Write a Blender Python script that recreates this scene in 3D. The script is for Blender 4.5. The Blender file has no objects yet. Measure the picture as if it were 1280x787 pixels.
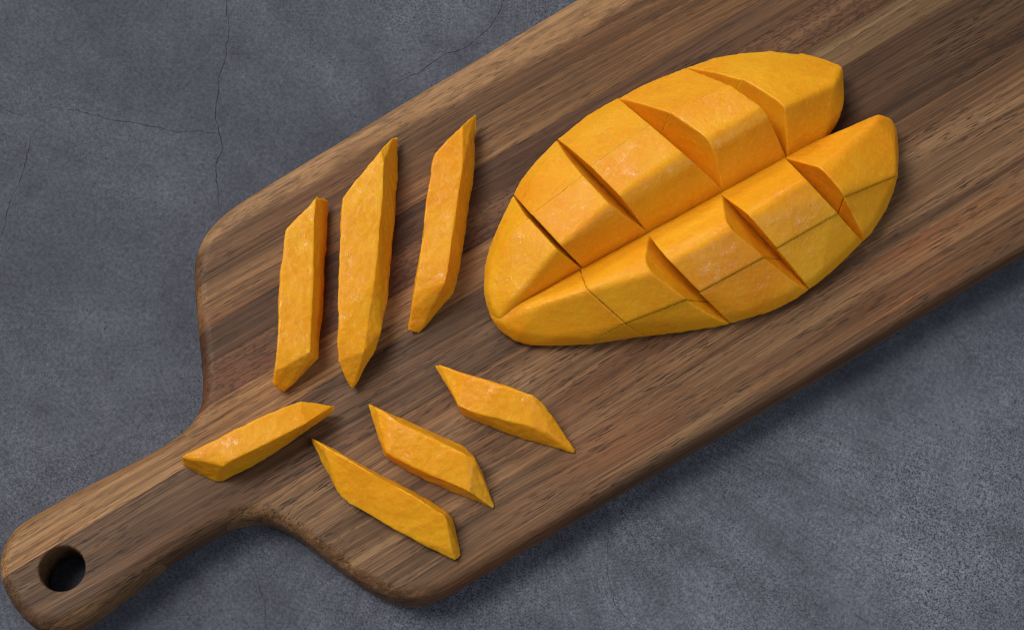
import bpy, bmesh, math, random
from mathutils import Vector, Matrix, noise
from mathutils.geometry import delaunay_2d_cdt
random.seed(7)
scene = bpy.context.scene
C = scene.collection

# ------------------------------------------------------------------ camera
W, H = 1280.0, 787.0                      # the layout below is measured on a 1280 x 787 view
TILT = math.radians(20.0); DIST = 0.675; LENS = 70.0; SENSOR = 36.0
TARGET = Vector((0, 0, 0.018))
cam_d = bpy.data.cameras.new('camera'); cam = bpy.data.objects.new('camera', cam_d); C.objects.link(cam)
cam_d.lens = LENS; cam_d.sensor_width = SENSOR; cam_d.clip_start = 0.01; cam_d.clip_end = 20
cam.location = TARGET + Vector((0, -math.sin(TILT)*DIST, math.cos(TILT)*DIST))
cam.rotation_euler = (TILT, 0, 0)
scene.camera = cam

# ------------------------------------------------------------------ light
world = bpy.data.worlds.new('World'); scene.world = world; world.use_nodes = True
bg = world.node_tree.nodes['Background']
bg.inputs[0].default_value = (0.80, 0.88, 1.0, 1); bg.inputs[1].default_value = 0.13

def area(name, loc, aim, size, power, col, spread=180):
    l = bpy.data.lights.new(name, 'AREA'); l.shape = 'RECTANGLE'; l.size, l.size_y = size
    l.energy = power; l.color = col; l.spread = math.radians(spread)
    o = bpy.data.objects.new(name, l); C.objects.link(o); o.location = loc
    o.rotation_euler = (Vector(aim) - Vector(loc)).to_track_quat('-Z', 'Y').to_euler()
    return o
area('softbox_key', (-0.74, 0.32, 1.34), (0.11, -0.11, 0.02), (0.85, 0.85), 2.22, (1.0, 0.945, 0.87), 42)
area('softbox_back', (-0.40, 1.15, 0.75), (0.12, -0.02, 0.02), (0.5, 0.30), 0.75, (1.0, 0.98, 0.95), 60)
area('softbox_fill', (0.75, -0.62, 0.85), (0.18, -0.12, 0.02), (0.5, 0.5), 0.70, (0.97, 0.98, 1.0), 70)

scene.view_settings.view_transform = 'Standard'; scene.view_settings.look = 'None'
scene.view_settings.exposure = 0.0; scene.view_settings.gamma = 1.0
scene.view_settings.use_curve_mapping = False
scene.render.engine = 'CYCLES'; scene.cycles.filter_width = 1.1; scene.cycles.use_denoising = True; scene.cycles.denoiser = 'OPENIMAGEDENOISE'; scene.cycles.denoising_prefilter = 'NONE'; scene.cycles.use_adaptive_sampling = False; scene.cycles.sample_clamp_indirect = 3.0

# ------------------------------------------------------------------ helpers
FPX = W * LENS / SENSOR
ROT = Matrix.Rotation(TILT, 3, 'X')
def at(px, py, z):
    """world point at height z (metres) that is seen at (px, py)"""
    d = ROT @ Vector(((px - W/2)/FPX, -(py - H/2)/FPX, -1.0))
    t = (z - cam.location.z) / d.z
    return cam.location + d * t

BT = 0.018                                 # board thickness, top at z = BT
def onb(px, py, zmm): return at(px, py, BT + zmm*0.001)

def tag(o, label=None, cat=None, group=None, kind=None):
    if label: o['label'] = label
    if cat: o['category'] = cat
    if group: o['group'] = group
    if kind: o['kind'] = kind
    return o

def empty(name, loc, rz=0.0):
    o = bpy.data.objects.new(name, None); C.objects.link(o); o.location = loc
    o.rotation_euler = (0, 0, rz); o.empty_display_size = 0.01
    return o

def link_mesh(name, me, mat, parent=None):
    o = bpy.data.objects.new(name, me); C.objects.link(o)
    if mat: me.materials.append(mat)
    if parent: o.parent = parent
    return o

# ------------------------------------------------------------------ node helpers
class N:
    def __init__(self, name):
        self.m = bpy.data.materials.new(name); self.m.use_nodes = True
        self.t = self.m.node_tree; self.b = self.t.nodes['Principled BSDF']
        self.out = self.t.nodes['Material Output']
    def n(self, typ, **kw):
        x = self.t.nodes.new(typ)
        for k, v in kw.items(): setattr(x, k, v)
        return x
    def l(self, a, b): self.t.links.new(a, b)
    def inp(self, sock, v):
        if hasattr(v, 'is_linked') or hasattr(v, 'links'): self.l(v, sock)
        else: sock.default_value = v
    def mapping(self, vec, scale=(1,1,1), loc=(0,0,0), rot=(0,0,0)):
        m = self.n('ShaderNodeMapping'); self.l(vec, m.inputs[0])
        m.inputs[1].default_value = loc; m.inputs[2].default_value = rot; m.inputs[3].default_value = scale
        return m.outputs[0]
    def noise(self, vec, scale=1.0, detail=4, rough=.55, dist=0.0):
        x = self.n('ShaderNodeTexNoise'); self.l(vec, x.inputs['Vector'])
        x.inputs['Scale'].default_value = scale; x.inputs['Detail'].default_value = detail
        x.inputs['Roughness'].default_value = rough; x.inputs['Distortion'].default_value = dist
        return x.outputs['Fac']
    def ramp(self, fac, stops, interp='LINEAR'):
        x = self.n('ShaderNodeValToRGB'); self.l(fac, x.inputs[0]); cr = x.color_ramp; cr.interpolation = interp
        while len(cr.elements) < len(stops): cr.elements.new(.5)
        for e, (p, c) in zip(cr.elements, stops):
            e.position = p; e.color = (c, c, c, 1) if isinstance(c, (int, float)) else (*c, 1)
        return x.outputs[0]
    def mix(self, fac, a, b, mode='MIX'):
        x = self.n('ShaderNodeMix', data_type='RGBA', blend_type=mode)
        self.inp(x.inputs[0], fac)
        for s, v in ((x.inputs[6], a), (x.inputs[7], b)):
            if isinstance(v, tuple): s.default_value = (*v, 1)
            else: self.inp(s, v)
        return x.outputs[2]
    def math(self, op, a, b=0.0, c=None):
        x = self.n('ShaderNodeMath', operation=op)
        self.inp(x.inputs[0], a); self.inp(x.inputs[1], b)
        if c is not None: self.inp(x.inputs[2], c)
        return x.outputs[0]
    def bump(self, h, strength, dist, prev=None):
        x = self.n('ShaderNodeBump'); self.l(h, x.inputs['Height'])
        x.inputs['Strength'].default_value = strength; x.inputs['Distance'].default_value = dist
        if prev is not None: self.l(prev, x.inputs['Normal'])
        return x.outputs[0]

# ------------------------------------------------------------------ materials
def mat_concrete():
    k = N('concrete'); co = k.mapping(k.n('ShaderNodeTexCoord').outputs['Object'], rot=(.4, .3, .6))
    big = k.noise(co, 7, 6, .62); mid = k.noise(co, 60, 7, .72); grit = k.noise(co, 760, 4, .8); grit2 = k.noise(co, 1500, 2, .7)
    base = k.ramp(big, [(.34, (.058, .065, .090)), (.66, (.108, .116, .150))])
    base = k.mix(k.ramp(mid, [(.32, .75), (.54, 0.0)]), base, (.050, .054, .071))
    base = k.mix(k.ramp(mid, [(.56, .0), (.75, .35)]), base, (.150, .156, .185))
    base = k.mix(1.0, base, k.ramp(grit, [(.30, .55), (.50, 1.0), (.70, 1.5)]), 'MULTIPLY')
    patch = k.ramp(k.noise(co, 6, 5, .6), [(.42, .05), (.60, 1.0)])
    base = k.mix(patch, base, k.mix(1.0, base, k.ramp(grit2, [(.36, .26), (.47, 1.0), (.64, 1.6)]), 'MULTIPLY'))
    vo = k.n('ShaderNodeTexVoronoi'); k.l(co, vo.inputs['Vector']); vo.inputs['Scale'].default_value = 300
    pit = k.ramp(vo.outputs['Distance'], [(.08, 1.0), (.15, 0.0)])
    pit = k.math('MULTIPLY', pit, k.ramp(k.noise(co, 60, 4, .65), [(.50, 0.0), (.60, 1.0)]))
    base = k.mix(k.math('MULTIPLY', pit, .75), base, (.018, .019, .025))
    a = k.n('ShaderNodeAttribute', attribute_name='crack')
    base = k.mix(k.math('MULTIPLY', a.outputs['Fac'], .40), base, (.022, .022, .028))
    k.l(base, k.b.inputs['Base Color'])
    k.b.inputs['Roughness'].default_value = .70; k.b.inputs['Specular IOR Level'].default_value = .30
    h = k.math('ADD', k.math('MULTIPLY', grit, .8), k.math('MULTIPLY', mid, 1.5))
    h = k.math('SUBTRACT', h, k.math('MULTIPLY', pit, .8))
    k.l(k.bump(h, .40, .0005), k.b.inputs['Normal'])
    return k.m

def mat_wood(name, dark, mid, light, seed, pore=.8, sap=None, fig=0.0, gang=0.0, speck=0.0, red=0.25, far=None):
    """solid-texture wood, grain along local x"""
    k = N(name); co0 = k.n('ShaderNodeTexCoord').outputs['Object']
    co = k.mapping(co0, loc=(seed*.713, seed*.379, seed*.117), rot=(0, 0, gang))
    wx = k.noise(k.mapping(co, (5, 18, 18)), 1, 2, .5)            # slow wander of the grain
    off = k.n('ShaderNodeCombineXYZ'); k.l(k.math('MULTIPLY', k.math('SUBTRACT', wx, .5), .011), off.inputs[1])
    va = k.n('ShaderNodeVectorMath', operation='ADD'); k.l(co, va.inputs[0]); k.l(off.outputs[0], va.inputs[1]); cw = va.outputs[0]
    bands = k.noise(k.mapping(cw, (4.0, 110, 110)), 1, 4, .6)
    streak = k.noise(k.mapping(cw, (8, 620, 620)), 1, 5, .66)
    fib = k.noise(k.mapping(cw, (22, 1900, 1900)), 1, 5, .82)
    blot = k.noise(k.mapping(co, (14, 42, 42)), 1, 3, .55)
    col = k.ramp(bands, [(.32, dark), (.50, mid), (.68, light)])
    col = k.mix(k.ramp(streak, [(.34, .75), (.50, 0.0)]), col, tuple(c*.62 for c in dark))
    col = k.mix(k.ramp(streak, [(.52, 0.0), (.70, .65)]), col, tuple(c*1.12 for c in light))
    col = k.mix(k.math('MULTIPLY', k.ramp(blot, [(.45, 0.0), (.68, 1.0)]), red), col, (mid[0]*1.3, mid[1]*.84, mid[2]*.58))
    if far:                                   # the stave changes tone along its length
        sf = k.n('ShaderNodeSeparateXYZ'); k.l(co0, sf.inputs[0])
        ff = k.ramp(k.math('MULTIPLY_ADD', sf.outputs[0], 5.0, .42), [(0.0, 0.0), (1.0, 1.0)])
        col = k.mix(ff, col, k.mix(1.0, col, far, 'MULTIPLY'))
    fr = k.ramp(fib, [(.28, .55), (.5, 1.0), (.72, 1.45)])
    col = k.mix(1.0, col, fr, 'MULTIPLY')
    # thin continuous grain lines
    for sx_, sy_, st_ in ((5.0, 300, .50), (8.0, 640, .38)):
        g = k.noise(k.mapping(cw, (sx_, sy_, sy_), loc=(.17*sx_, .31, .07)), 1, 2.5, .55)
        rg = k.math('ABSOLUTE', k.math('SUBTRACT', g, .5))
        lm = k.noise(k.mapping(co, (16, 90, 90), loc=(.5, .1, sx_)), 1, 2, .5)
        ln = k.math('MULTIPLY', k.ramp(rg, [(.004, 1.0), (.022, 0.0)]), k.ramp(lm, [(.40, .15), (.60, 1.0)]))
        col = k.mix(k.math('MULTIPLY', ln, st_), col, tuple(c*.50 for c in dark))
    # open pores: short dark dashes along the grain
    p1 = k.noise(k.mapping(cw, (165, 2100, 2100)), 1, 1.0, .4)
    p2 = k.noise(k.mapping(cw, (125, 1150, 1150), loc=(.3, .2, .1)), 1, 1.5, .5)
    pm = k.ramp(k.noise(k.mapping(co, (22, 150, 150)), 1, 2, .5), [(.36, .12), (.60, 1.0)])
    pores = k.math('MAXIMUM', k.ramp(p1, [(.60, 0.0), (.63, 1.0)]), k.ramp(p2, [(.67, 0.0), (.70, .9)]))
    pores = k.math('MULTIPLY', pores, pm)
    col = k.mix(k.math('MULTIPLY', pores, pore*.9), col, tuple(c*.34 for c in dark))
    if speck:
        s1 = k.noise(k.mapping(co, (420, 1300, 1300), rot=(0, 0, .9)), 1, 1.5, .5)
        col = k.mix(k.math('MULTIPLY', k.ramp(s1, [(.52, 0.0), (.60, 1.0)]), speck), col, tuple(c*.40 for c in dark))
    if fig:
        f1 = k.noise(k.mapping(co, (330, 170, 170), rot=(0, 0, .75)), 1, 4, .7, 2.5)
        col = k.mix(k.math('MULTIPLY', k.ramp(f1, [(.36, 1.0), (.60, 0.0)]), fig), col, tuple(c*.62 for c in mid))
    if sap:                                   # pale sapwood along one edge of the stave
        y0, wdt, scol = sap
        sx = k.n('ShaderNodeSeparateXYZ'); k.l(co0, sx.inputs[0])
        wob = k.noise(k.mapping(co, (20, 90, 90)), 1, 6, .7)
        yy = k.math('ADD', sx.outputs[1], k.math('MULTIPLY', k.math('SUBTRACT', wob, .5), .012))
        fac = k.ramp(k.math('DIVIDE', k.math('SUBTRACT', yy, y0), wdt), [(0.0, 0.0), (1.0, 1.0)])
        f2 = k.noise(k.mapping(cw, (60, 260, 260), rot=(0, 0, .22)), 1, 5, .72, 1.2)
        sc = k.ramp(f2, [(.30, tuple(c*.42 for c in scol)), (.50, scol), (.72, tuple(min(1, c*1.3) for c in scol))])
        sc = k.mix(.8, sc, fr, 'MULTIPLY')
        sc = k.mix(k.math('MULTIPLY', pores, .6), sc, tuple(c*.25 for c in scol))
        col = k.mix(fac, col, sc)
    k.l(col, k.b.inputs['Base Color'])
    k.l(k.ramp(streak, [(.3, .62), (.7, .48)]), k.b.inputs['Roughness'])
    k.b.inputs['Specular IOR Level'].default_value = .28
    h = k.math('SUBTRACT', k.math('ADD', k.math('MULTIPLY', fib, .6), k.math('MULTIPLY', streak, .5)), pores)
    k.l(k.bump(h, .18, .0004), k.b.inputs['Normal'])
    return k.m

def mat_mango(name, tint=0.0, seed=0.0):
    k = N(name); co = k.n('ShaderNodeTexCoord').outputs['Object']
    co = k.mapping(co, loc=(seed, seed*.7, seed*.3))
    big = k.noise(co, 34, 4, .55); mid = k.noise(co, 130, 5, .65, .6); fine = k.noise(co, 1300, 3, .7)
    pulp = k.noise(co, 700, 4, .7, .4)
    col = k.ramp(big, [(.28, (.73, .285-.02*tint, .006)), (.52, (.76, .342-.02*tint, .009)), (.75, (.79, .405-.02*tint, .016))])
    col = k.mix(k.ramp(mid, [(.50, 0.0), (.72, .50)]), col, (.70, .225, .005))
    col = k.mix(k.ramp(pulp, [(.53, 0.0), (.68, .45)]), col, (.82, .43, .035))
    col = k.mix(k.ramp(fine, [(.30, .22), (.47, 0.0)]), col, (.62, .20, .004))
    k.l(col, k.b.inputs['Base Color'])
    k.b.inputs['Subsurface Weight'].default_value = .40
    k.b.inputs['Subsurface Radius'].default_value = (1.0, .42, .06)
    k.b.inputs['Subsurface Scale'].default_value = .004
    wet = k.noise(co, 110, 4, .65)
    k.l(k.ramp(wet, [(.46, .50), (.68, .34)]), k.b.inputs['Roughness'])
    k.b.inputs['Specular IOR Level'].default_value = .18
    w2 = k.noise(co, 260, 4, .7); k.l(k.math('MULTIPLY', k.ramp(wet, [(.46, .15), (.60, 1.0)]), k.ramp(w2, [(.52, .06), (.64, .85)])), k.b.inputs['Coat Weight']); k.b.inputs['Coat Roughness'].default_value = .15
    h = k.math('ADD', k.math('MULTIPLY', pulp, .8), k.math('MULTIPLY', fine, .4))
    h2 = k.bump(mid, .14, .0008)
    nb = k.bump(h, .40, .0004, h2); k.l(nb, k.b.inputs['Normal']); k.l(k.bump(h, .55, .00045, k.bump(mid, .35, .0012)), k.b.inputs['Coat Normal'])
    return k.m

# ------------------------------------------------------------------ table surface with cracks
CRACKS = [
 ([(282,-30),(283,0),(286,25),(286,43),(283,71),(274.5,92),(273,117),(273,160),(279,185),(270,213),(273,242),(278,272)], 2.6),
 ([(-30,120),(0,131.6),(36,147)], 1.5),
 ([(39,139),(68,134),(92,137),(124,145),(160,152),(196,159),(231,165),(265,166),(274,168)], 2.0),
 ([(41,167),(34,192),(25,231),(7,277),(-6,310)], 2.0),
 ([(284,64),(316,67.6),(335,78)], 1.2),
 ([(640,-20),(628,4),(616,29),(599,46),(574,63),(549,73),(524,92),(498,103),(477,115)], 2.0),
 ([(296,645),(298,659),(305,671),(313,696),(320,717),(324,734),(332,752),(335,787),(340,815)], 1.9),
 ([(762,640),(760,664),(759,686),(759,708),(764,733),(771,759),(797,784),(812,800)], 1.8),
 ([(1158,380),(1165,389),(1183,402),(1194,421),(1208,436),(1226,453)], 1.8),
 ([(1222,520),(1234,527),(1245,547),(1259,569),(1270,591),(1279,613),(1290,640)], 2.4),
 ([(852,653),(866,682),(899,708),(920,715)], 1.3),
 ([(915,705),(920,722),(931,748),(942,770),(947,787),(950,805)], 1.4),
]
def fractal(pts, n, amp):
    for _ in range(n):
        q = [pts[0]]
        for a, b in zip(pts, pts[1:]):
            d = b - a; m = (a + b)/2 + Vector((-d.y, d.x))*random.uniform(-amp, amp); q += [m, b]
        pts = q
    return pts
def build_table():
    vin, edges, zmap = [], [], {}
    def addv(x, y): vin.append(Vector((x, y))); return len(vin) - 1
    R = 1.2
    c = [addv(-R, -R), addv(R, -R), addv(R, R), addv(-R, R)]
    edges += [(c[i], c[(i+1) % 4]) for i in range(4)]
    for pts, w in CRACKS:
        P = [at(x, y, 0).to_2d() for x, y in pts]; P = fractal(P, 3, .09)
        n = len(P); L, Cc, Rr = [], [], []
        for i, p in enumerate(P):
            d = (P[min(i+1, n-1)] - P[max(i-1, 0)]).normalized(); nn = Vector((-d.y, d.x))
            t = i/(n-1); env = min(1, 6*t + .12)*min(1, 6*(1-t) + .12)
            ww = w*.5*.00016*env*random.uniform(.55, 1.35)
            L.append(addv(*(p + nn*ww*random.uniform(.7, 1.3)))); Cc.append(addv(*p)); Rr.append(addv(*(p - nn*ww*random.uniform(.7, 1.3))))
            zmap[Cc[-1]] = -min(.0004, ww*1.0)
        for S in (L, Cc, Rr): edges += list(zip(S, S[1:]))
        edges += [(L[0], Cc[0]), (Cc[0], Rr[0]), (L[-1], Cc[-1]), (Cc[-1], Rr[-1])]
    vo, eo, fo, ov, oe, of = delaunay_2d_cdt(vin, edges, [], 0, 1e-7)
    me = bpy.data.meshes.new('table_surface'); vs = []; cr = []
    for v, src in zip(vo, ov):
        z = min([zmap.get(s, 0.0) for s in src], default=0.0)
        vs.append((v.x, v.y, z)); cr.append(1.0 if z < 0 else 0.0)
    me.from_pydata(vs, [], fo); a = me.attributes.new('crack', 'FLOAT', 'POINT'); a.data.foreach_set('value', cr)
    o = link_mesh('table_surface', me, mat_concrete())
    tag(o, 'dark blue grey concrete tabletop with thin cracks and fine speckles', None, None, 'structure')
    return o
build_table()

# ------------------------------------------------------------------ cutting board
OUT_UP = [(0,705),(1,685),(7.5,672),(22,657),(45,645),(75,627.5),(105,611),(130,599),(165,581),(200,562.5),(225,547),(242,533),(251,519),(254.6,503),(255,476),(252,451),(249.5,425),
 (247,400),(244.6,370),(242.5,349),(243,331),(247,313),(254.6,297),(267,281),(284,267),(302,255),(322,243),(353,223.5),(376,210),(398,196),(421,183),(449,166),(467,154.5),(490,141),(506,131),
 (600,75.5),(646,48),(725,1),(900,-103),(1080,-210),(1300,-340)]
OUT_LOW = [(1700,70),(1500,189),(1400,248),(1280,320),(1169,386),(1062,452),(955,515),(920,527+9),(815,596),(706,660),(640,698),(590,728),(560,746),(540,757),(517,762),(499,760),(479,752),(458,739.5),(428,717),
 (402,697.5),(377,678.5),(357,664.5),(339,657),(321,653.5),(301,657),(283,665),(265,675),(237,690.5),(200,717),(175,737),(145,760),(120,780),(100,792),(80,799),(60,798),(42,788),(27,770),(15,747),(5,725)]
AX_A, AX_B = at(200, 700.0, BT), at(1200, 700.0 - 1000*math.tan(math.radians(30.7)), BT)
board_rz = math.atan2((AX_B-AX_A).y, (AX_B-AX_A).x)
board_origin = at(640, 420, 0)
board = empty('cutting_board', board_origin, board_rz)
tag(board, 'paddle-shaped striped brown wooden cutting board with a hanging hole in its handle', 'cutting board')
B_INV = (Matrix.Translation(board_origin) @ Matrix.Rotation(board_rz, 4, 'Z')).inverted()

def resample(P, step):
    out = []; n = len(P)
    for i in range(n):
        a, b = P[i], P[(i+1) % n]; L = (b-a).length; k = max(1, int(L/step))
        out += [a + (b-a)*(j/k) for j in range(k)]
    return out
def smooth_closed(P, it):
    for _ in range(it):
        n = len(P); P = [(P[i-1] + P[i]*2 + P[(i+1) % n])/4 for i in range(n)]
    return P
def board_outline():
    P = [at(x, y, .0125) for x, y in OUT_UP] + [at(x, y, .0050) for x, y in OUT_LOW]
    P = [(B_INV @ p).to_2d() for p in P]
    P = resample(P, .0022); P = smooth_closed(P, 7)
    a = sum(P[i-1].cross(P[i]) for i in range(len(P)))
    if a < 0: P.reverse()
    return P
def offset(P, d):                              # inward for counter-clockwise P
    n = len(P); Q = []
    for i in range(n):
        t = (P[(i+1) % n] - P[i-1]).normalized(); Q.append(P[i] + Vector((-t.y, t.x))*d)
    return Q
def build_board_bm():
    P = board_outline(); bm = bmesh.new()
    prof = [(.0060, 0.0), (.0028, .0004), (.0012, .0016), (.0004, .0035), (0, .0060), (0, .0100)]
    r = .0052
    for i in range(1, 9):
        a = math.radians(90*i/8); prof.append((r*(1-math.cos(a)), BT - r + r*math.sin(a)))
    prof = [p for p in prof if p[1] <= BT]
    prof.append((r + .0012, BT))
    rings = []
    for d, z in prof:
        Q = offset(P, d) if d else P
        rings.append([bm.verts.new((p.x, p.y, z)) for p in Q])
    n = len(P)
    for A, B in zip(rings, rings[1:]):
        for i in range(n): bm.faces.new((A[i], A[(i+1) % n], B[(i+1) % n], B[i])).smooth = True
    # hanging hole
    hc = (B_INV @ at(77.5, 710, BT)).to_2d(); hr = (at(106, 710, BT) - at(49, 710, BT)).length/2
    hp = [(hr + .0007, BT), (hr + .0002, BT - .0003), (hr, BT - .0009), (hr, .0008), (hr + .0006, 0.0)]
    M = 64; hrings = [[bm.verts.new((hc.x + rr*math.cos(2*math.pi*j/M), hc.y + rr*math.sin(2*math.pi*j/M), z)) for j in range(M)] for rr, z in hp]
    for A, B in zip(hrings, hrings[1:]):
        for i in range(M): bm.faces.new((A[i], A[(i+1) % M], B[(i+1) % M], B[i])).smooth = True
    def cap(o_ring, h_ring):
        vs = list(o_ring) + list(h_ring); V2 = [v.co.to_2d() for v in vs]; no = len(o_ring)
        E = [(i, (i+1) % no) for i in range(no)] + [(no + i, no + (i+1) % M) for i in range(M)]
        vo, eo, fo, ov, oe, of = delaunay_2d_cdt(V2, E, [], 1, 1e-9)
        z = o_ring[0].co.z; bmv = [vs[s_[0]] if s_ else bm.verts.new((v.x, v.y, z)) for v, s_ in zip(vo, ov)]
        for f in fo:
            c = sum((vo[i] for i in f), Vector((0, 0)))/3
            if all(ov[i] and ov[i][0] >= no for i in f): continue
            try: bm.faces.new([bmv[i] for i in f])
            except ValueError: pass
    cap(rings[-1], hrings[0]); cap(rings[0], hrings[-1])
    bmesh.ops.recalc_face_normals(bm, faces=bm.faces); bm.normal_update()
    lay = bm.verts.layers.float_vector.new('nrm')
    for v in bm.verts:
        nn = Vector()
        for f in v.link_faces:
            if f.smooth: nn += f.normal*f.calc_area()**.25
        v[lay] = Vector((0, 0, 1)) if v.co.z > BT - 1e-6 else (nn.normalized() if nn.length else v.normal.copy())
    return bm

def vline(v0, v1=None):
    """two world points of a seam: v = .5105 x + .860 y measured at x=200 and x=1200"""
    v1 = v0 if v1 is None else v1
    return at(200, (v0 - .5105*200)/.860, BT), at(1200, (v1 - .5105*1200)/.860, BT)
SEAMS = [vline(433), vline(485), vline(524), vline(569), vline(620, 609), vline(704), vline(838)]
sapy = (B_INV @ vline(396)[0]).y
WOODS = [
 mat_wood('acacia_sapwood_edge', (.074,.034,.014), (.132,.064,.026), (.208,.106,.046), 1.0, .7, (sapy, .003, (.300,.160,.068)), .25),
 mat_wood('acacia_tan_brown',    (.124,.059,.023), (.213,.107,.043), (.309,.167,.069), 2.3, .85, gang=.012, far=(.66,.62,.60)),
 mat_wood('acacia_dark',         (.052,.025,.011), (.095,.045,.022), (.144,.075,.036), 3.1, .7),
 mat_wood('acacia_reddish',      (.070,.032,.015), (.128,.059,.028), (.185,.094,.046), 4.7, .6, speck=.5, red=.6),
 mat_wood('acacia_honey',        (.191,.094,.036), (.320,.164,.063), (.433,.242,.103), 5.2, .8, fig=.15, far=(.50,.55,.66)),
 mat_wood('acacia_umber',        (.066,.033,.016), (.122,.063,.031), (.184,.100,.050), 6.6, .9, gang=.008, far=(.62,.60,.60)),
 mat_wood('acacia_wide',         (.108,.054,.024), (.191,.101,.045), (.281,.158,.073), 7.9, 1.0, gang=-.01, far=(.84,.84,.90)),
 mat_wood('acacia_edge_brown',   (.083,.041,.019), (.164,.085,.039), (.244,.135,.063), 8.4, .8, red=.5),
]
def build_board():
    full = build_board_bm(); G = .00005
    for i in range(len(SEAMS) + 1):
        bm = full.copy()
        for j, side in ((i-1, -1), (i, 1)):
            if j < 0 or j >= len(SEAMS): continue
            a, b = (B_INV @ SEAMS[j][0]), (B_INV @ SEAMS[j][1]); d = (b-a).to_2d().normalized()
            n = Vector((-d.y, d.x, 0))         # towards the upper edge
            co = a + n*(G*side)
            geom = bm.verts[:] + bm.edges[:] + bm.faces[:]
            r = bmesh.ops.bisect_plane(bm, geom=geom, dist=1e-7, plane_co=co, plane_no=n, clear_inner=(side == 1), clear_outer=(side == -1))
            be = [e for e in bm.edges if e.is_boundary]
            f = bmesh.ops.holes_fill(bm, edges=be, sides=0)
            for x in f['faces']: x.smooth = False
        lay = bm.verts.layers.float_vector['nrm']; bm.verts.ensure_lookup_table()
        nr = [(v[lay].normalized() if v[lay].length > .1 else v.normal.copy()) for v in bm.verts]
        me = bpy.data.meshes.new('stave'); bm.to_mesh(me); bm.free(); me.normals_split_custom_set_from_vertices(nr)
        link_mesh('stave', me, WOODS[i], board)
    full.free()
build_board()

# ------------------------------------------------------------------ mango
_tex = {}
def clouds(size, depth=2):
    key = (size, depth)
    if key not in _tex:
        t = bpy.data.textures.new('clouds', 'CLOUDS'); t.noise_scale = size; t.noise_depth = depth; _tex[key] = t
    return _tex[key]

def hull_obj(name, pts, mat, root, voxel=.0004, rough=.0007, size=.020, smooth=1):
    """closed solid through the given world points, with a soft cut-fruit surface"""
    bm = bmesh.new()
    for p in pts: bm.verts.new(p - root.location)
    r = bmesh.ops.convex_hull(bm, input=bm.verts[:])
    junk = [v for v in bm.verts if not v.link_faces]; bmesh.ops.delete(bm, geom=junk, context='VERTS')
    bmesh.ops.recalc_face_normals(bm, faces=bm.faces)
    me = bpy.data.meshes.new(name); bm.to_mesh(me); bm.free()
    o = link_mesh(name, me, mat, root)
    m = o.modifiers.new('remesh', 'REMESH'); m.mode = 'VOXEL'; m.voxel_size = voxel; m.use_smooth_shade = True
    if smooth:
        m = o.modifiers.new('smooth', 'SMOOTH'); m.factor = .5; m.iterations = smooth
    for s, st in ((size, rough), (size*.28, rough*.26), (.0028, .00026)):
        m = o.modifiers.new('uneven', 'DISPLACE'); m.texture = clouds(s); m.strength = st; m.mid_level = .5
        m.texture_coords = 'GLOBAL'
    return o

MG = [mat_mango('mango_flesh', 0, 0.0), mat_mango('mango_flesh_deep', 1.0, 2.7)]

def stick(label, pts, mat, rough=.0015):
    W3 = [onb(*p) for p in pts]
    c = sum(W3, Vector())/len(W3); root = empty('mango_stick', (c.x, c.y, BT))
    tag(root, label, 'mango stick', 'mango sticks cut off the fruit')
    # settle the underside on the board
    zmin = min(p.z for p in W3)
    for p in W3: p.z += BT + .0002 - zmin
    hull_obj('flesh', W3, mat, root, rough=rough)
    return root

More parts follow.
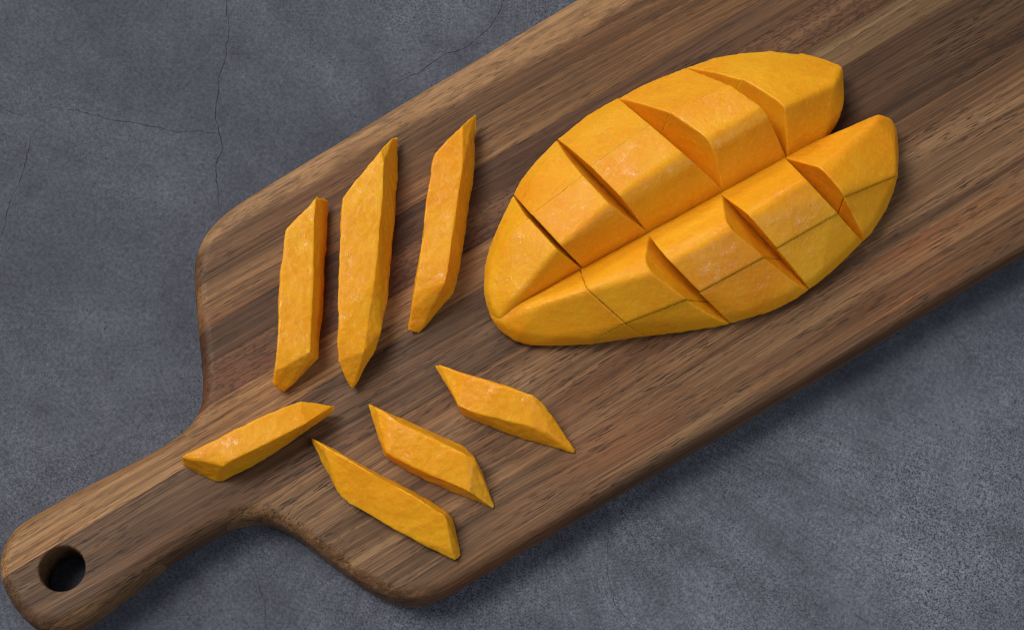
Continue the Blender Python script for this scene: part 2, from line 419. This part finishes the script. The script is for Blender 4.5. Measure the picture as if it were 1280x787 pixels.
STICKS = [
 ('shortest of the three upright mango sticks, nearest the left edge of the board',
  [(357,288,12),(396,244,10.5),(411,249,2),(409,300,0),(407,334,0),(402,406,0),(399,449,1),(393,446,8),(368,472,2),(355,490,2),(342,481,5),(343.5,465,9.5),(346,437,11.5),(351,370,12),(352,330,12),
   (393,275,12),(391,360,12),(388,440,11),(362,307,0),(355,420,0),(348,470,0)]),
 ('longest mango stick, pointed at its lower end, middle of the three upright ones',
  [(428,247,14),(444,226,14),(476,187,13),(491,172,7),(497,172,2),(480,205,14),(478,250,14.5),(473,310,14.5),(468,350,14),(425,300,14),(424,365,13.5),(421,420,13),(422,451,10.5),(440,487,2.5),(470,436,6),(477,413,8),(455,440,11),
   (498,222,0),(490,310,0),(484.5,366,0),(478,398,0),(433,270,0),(430,380,0),(428,440,0)]),
 ('upright mango stick with sharp top tip, closest to the scored mango cheek',
  [(542,195,13),(546,190,13),(579,155,11),(595,142,5),(595.5,164,0),(578,210,13.5),(568,267,13.5),(560,340,13),(557,353,12.5),(527,295,13),(524,329,12.5),(518,366,10),(514,388,7),(510,413,2),(517,415,1),(523,417,0),(530,406,1),(568,367,0),
   (571.5,356,0),(579,310,0),(591,226,0),(547,220,0),(530,320,0),(517,400,0)]),
 ('mango stick lying across the neck of the board handle',
  [(226,571,8),(227,580,2),(245,592,0),(269,602,0),(279,602,0),(297,593,0),(342,567,0),(389,535,0),(419,514,2),(419,507,6),(413,506,7),(389,501,9),(375,500,10.5),(356,508,11.5),(322,523,12),(287,541,12),(257,556,11),
   (266,577,10.5),(279,583,10.5),(291,575,12),(340,551,12.5),(383,529,11.5),(240,582,0),(300,560,0),(385,520,0)]),
 ('lowest mango stick, nearest the rounded bottom corner of the board',
  [(388.6,547,1.5),(404,556,9),(440,577,11.5),(466,591,12),(520,621,12),(557,644,11.5),(569,700,1.5),(577,695,0),(574,677,0),(567,647,0),(558,637,0),(505,608,0),(466,587,0),(404,555,0),(500,664,4.5),(435,630,4.5),(423,618,4),(409,584,3.5),(565,690,4),(470,625,0),(520,655,0)]),
 ('small mango stick lying between the other two slanted sticks on the lower board',
  [(459.6,504,1),(471,510,8),(497,527,11.5),(524,542,12),(583,568,11.5),(594,573,10),(471,508,0),(528,536,0),(579,558,0),(593,568,0),(603,588,1),(613,618,1),(619,634,0),(617,636,0),(471,540,5),(483,566,8.5),(493,571.5,8.5),(540,594,8.5),(586,614.5,7.5),
   (583,622,0),(534,600,0),(493,579,0),(481,570,2)]),
 ('mango stick with an orange blush, lying right below the scored mango cheek',
  [(543,457,2),(549,455.5,5),(579,467,10),(627,484.5,11.5),(666,494,11.5),(678,503,9),(699,533,4),(720,565,0),(718,567,0),(685,558,0),(634,543,0),(586,524,0),(577,518,1),(563,491,4),(572,508,7.5),(586,514,8),(625,524,8.5),(665,533.5,8.5),(690,544,6)]),
]
for i, (lab, pts) in enumerate(STICKS):
    stick(lab, pts, MG[1 if i in (2, 6) else 0])

# scored cheek: blocks between the cuts, each a part; a core fills the foot of the cuts
ch_root = empty('mango_cheek', onb(850, 300, 0))
tag(ch_root, 'peeled mango cheek scored into blocks with a long groove along its middle', 'mango')
ZS = .86                                      # overall height of the cheek
GZ = 8.0
def groove(px):                                # foot of the long groove, left to right
    pts = [(624,401),(660,379),(727,339),(793,301),(867,258),(895,242.5),(982,192.5),(1033,175)]
    for (x0, y0), (x1, y1) in zip(pts, pts[1:]):
        if px <= x1: return (px, y0 + (y1-y0)*(px-x0)/(x1-x0), GZ)
    return (px, 175, GZ)
def onc(p): return onb(p[0], p[1], p[2]*ZS)
def foot(pts, inset=.004):
    """points on the board just inside silhouette points"""
    out = []; c = onb(850, 300, 0)
    for p in pts:
        q = onc(p); d = Vector((c.x-q.x, c.y-q.y, 0)).normalized(); out.append(Vector((q.x, q.y, BT + .0003)) + d*inset)
    return out
def half_solid(pts, sil, grow=.0004, it=7):
    """smooth closed half of the cheek (a bmesh in world space) before the knife goes in"""
    bm = bmesh.new()
    for p in [onc(p) for p in list(pts) + list(sil)] + foot(sil): bm.verts.new(p)
    bmesh.ops.convex_hull(bm, input=bm.verts[:])
    bmesh.ops.delete(bm, geom=[v for v in bm.verts if not v.link_faces], context='VERTS')
    bmesh.ops.recalc_face_normals(bm, faces=bm.faces)
    me = bpy.data.meshes.new('half'); bm.to_mesh(me); bm.free()
    o = bpy.data.objects.new('half', me); C.objects.link(o)
    m = o.modifiers.new('r', 'REMESH'); m.mode = 'VOXEL'; m.voxel_size = .0009; m.use_smooth_shade = True
    m = o.modifiers.new('s', 'SMOOTH'); m.factor = .5; m.iterations = it
    m = o.modifiers.new('d', 'DISPLACE'); m.strength = grow; m.mid_level = 0.0
    m = o.modifiers.new('u', 'DISPLACE'); m.texture = clouds(.020); m.strength = .0006; m.mid_level = .5; m.texture_coords = 'GLOBAL'
    ev = o.evaluated_get(bpy.context.evaluated_depsgraph_get()); em = ev.to_mesh()
    bm = bmesh.new(); bm.from_mesh(em); ev.to_mesh_clear()
    bpy.data.objects.remove(o); bpy.data.meshes.remove(me)
    for v in bm.verts: v.co.z = max(v.co.z, BT + .0003)
    return bm
def plane3(pts, toward):
    """plane through three cheek points, normal on the side of the point toward"""
    a, b, c = [onc(p) for p in pts]; n = (b-a).cross(c-a).normalized()
    if n.dot(onc(toward) - a) < 0: n = -n
    return a, n
def vplane(cut, gap, toward):
    a, b = onc(cut[0]), onc(cut[1]); d = (b-a).to_2d().normalized(); n = Vector((-d.y, d.x, 0))
    if n.dot(onc(toward) - a) < 0: n = -n
    return a + n*gap, n
def cell(solid, planes, mat, drop=0.0, tilt=None):
    bm = solid.copy()
    for co, n in planes:
        bmesh.ops.bisect_plane(bm, geom=bm.verts[:] + bm.edges[:] + bm.faces[:], dist=1e-7, plane_co=co, plane_no=n, clear_inner=True)
        be = [e for e in bm.edges if e.is_boundary]
        if be: bmesh.ops.contextual_create(bm, geom=be) if False else bmesh.ops.holes_fill(bm, edges=be, sides=0)
    if not bm.faces: bm.free(); return
    if drop:
        for v in bm.verts: v.co.z = max(v.co.z - drop, BT + .0003)
    bmesh.ops.translate(bm, verts=bm.verts[:], vec=-ch_root.location)
    bmesh.ops.triangulate(bm, faces=[f for f in bm.faces if len(f.verts) > 4])
    bmesh.ops.recalc_face_normals(bm, faces=bm.faces)
    me = bpy.data.meshes.new('flesh_block'); bm.to_mesh(me); bm.free()
    o = link_mesh('flesh_block', me, MG[mat], ch_root)
    m = o.modifiers.new('remesh', 'REMESH'); m.mode = 'VOXEL'; m.voxel_size = .0004; m.use_smooth_shade = True
    m = o.modifiers.new('smooth', 'SMOOTH'); m.factor = .5; m.iterations = 1
    for sz, st in ((.007, .00018), (.0020, .00014)):
        m = o.modifiers.new('uneven', 'DISPLACE'); m.texture = clouds(sz); m.strength = st; m.mid_level = .5; m.texture_coords = 'GLOBAL'

# upper half: outline on the board side, then crease, ridge and groove
US = [(615,397,4),(607.6,380,3),(605,362,4),(606,334,4),(613,308,4),(624,280,5),(638,250,6),(651,225,6),(671,200,6),(696,175,6),(732,146.6,6),(774,121.5,6),(803,105,6),(829,94.5,6),(859,83,6),
      (892,71.6,6),(921,66,6),(962,63,6),(998,66,7),(1031,74,8),(1053,83,10),(1053,108,7),(1055,129,6),(1049,149,5),(1034,174,6)]
UT = [(625,400,9),(645,372,17),(674,338,23),(687,321,26),(701,306,28.5),(762,253,31.5),(778,241,32),(852,190,32.5),(878,171,32),(951,134,31.5),(980,134,29),(1044,105,19),
      (616,385,10),(611,362,11),(613,335,12),(624.5,303,15),(640,289,20.5),(663,272,22.5),(666,268,23),(730,218,26),(741,206,26.5),(793,172,27.5),(815,155,27),(839,137.5,26.5),(905,109,26),(960,85,20),
      (668,222,14.5),(690,197,14.5),(735,163,15),(770,138,15),(820,120,16),(870,98,15),(930,80,14)]
UG = [groove(x) for x in (630,660,727,793,867,895,982,1030)]
UP = half_solid(UT + UG, US)
LS = [(607.6,381,3),(615,397.6,3),(625,413,3),(643,427,2.5),(661,432,2),(702,432,2),(742,429,2),(778,420.5,2),(816,414,2),(854,413,2),(892,408,2),(920,400,2),(962,390,2),(998,372,2.5),(1031,347,2.5),(1056,324,2.5),
      (1087,293,3),(1107,263,3),(1116,240,4),(1121,222,5),(1122.5,192,6),(1120,162,7),(1115,149,9),(1100,142.5,12)]
LT = [(612,386,6),(618,400,7),(626,402,9),(650,415,9),(676,380,19),(700,372,22),(735,362,25),(816,340,28.5),(840,327,29),(915,285,31),(934,267,31),(1004,226,31),(1036,214,28),(1051,240,26),(1095,150,17),
      (700,420,9),(742,421,8),(784,403,14),(857,373,18.5),(872,366,20),(952,322,21.5),(971,312,21.5),(1042,269,21.5),(1053,249,22),(1120,219,12),(1118,180,13),
      (820,403,8),(880,398,8.5),(930,388,8.5),(990,362,9),(1025,340,9),(1058,310,9),(1088,280,10)]
LG = [groove(x) for x in (632,660,727,793,867,895,982,1030)]
LO = half_solid(LT + LG, LS)
# knife cuts across: (face of the block on the left, face of the block on the right)
UC = [(((646,250,9),(698,313,27),(722,330,12.5)), ((648,249,9),(700,306,28.5),(724,330,12.5))),
      (((698,178,9),(760,253,31.5),(793,275,16)), ((700.5,177,9),(774,244,32),(795,274.5,16))),
      (((774,124,9),(852,190,32.5),(890,225,14)), ((777,122.5,9),(879,170,32),(892,224,14))),
      (((865,87,9),(952,134,31.5),(974,188,11)), ((868,85,9),(981,135,29),(977,188,11)))]
LC = [(((735,357,20),(737,365,25),(783,405,13)), ((735.6,357,20),(737.6,365,25),(783.6,405,13))),
      (((817,305,16),(815,341,28.5),(908,402,4)), ((822,307,16),(846,336,28.5),(910,400,4))),
      (((907,253,16),(914,286,31),(1006,357,5)), ((911,252,16),(934,268,31),(1008,356,5))),
      (((984,200,16),(1012,229,30.5),(1074,296,6)), ((989,197,16),(1040,226,27.5),(1077,296,6)))]
UM = [(640,320,10),(700,250,15),(770,180,15),(860,130,15),(1000,100,15)]
LM = [(690,400,10),(800,370,15),(880,340,15),(970,290,15),(1090,220,15)]
UX = [((663.5,272,22.5),(624,303,15)), ((730,218.5,26),(666,267,23)), ((740,206,26.5),(815,155,27)), ((831,145,26.5),(905,108.5,26)), ((921,104,23),(1000,66,9))]
LX = [((783,403,14),(742,423,8)), ((783,403,14),(858,373.5,18.5)), ((872,366,20),(952,322.5,21.5)), ((968,312,21.5),(1042,269,21.5)), ((1053,249,22),(1120,219,12))]
UGAP = [(-.00003, .0007), (-.00003, .0005), (-.00015, .00012), (-.0001, .0009), (-.0001, .0010)]
LGAP = [(-.0001, .0003), (-.00002, .0009), (-.00006, .0007), (-.00006, .0007), (-.00002, .0008)]
for solid, CU, MI, XX, GA, inn, out in ((UP, UC, UM, UX, UGAP, (860,235,8), (760,60,0)), (LO, LC, LM, LX, LGAP, (860,262,8), (960,480,0))):
    for i in range(5):
        pl = []
        if i > 0: pl.append(plane3(CU[i-1][1], MI[i]))
        if i < 4: pl.append(plane3(CU[i][0], MI[i]))
        g, dr = GA[i]; mt = (i + (0 if solid is UP else 1)) % 2
        cell(solid, pl + [vplane(XX[i], g, inn)], mt)
        cell(solid, pl + [vplane(XX[i], g, out)], mt, dr)
UP.free(); LO.free()
# core below the cuts
def core(sil, mid):
    P = [onc(p) for p in mid] + foot(sil, .0022) + foot(sil, .0035)
    hull_obj('flesh_core', P, MG[1], ch_root, rough=.0004, size=.010)
core([(613,308,4),(607,370,4),(651,225,6),(696,175,6),(774,122,6),(860,83,6),(960,63,6),(1030,75,6),(1049,149,6)],
     [(722,333,6),(794,280,7),(891,230,6),(975,192,5),(640,391,3),(1025,178,3),(700,230,4),(860,130,4),(960,100,4),(660,270,4)])
core([(610,388,3),(643,427,2),(742,429,2),(816,414,2),(908,404,2),(998,372,2),(1078,302,3),(1118,230,5)],
     [(640,393,3),(728,342,4),(810,294,4),(900,242,4),(1025,180,3),(775,395,4),(895,380,4),(995,340,4),(1065,280,4)])
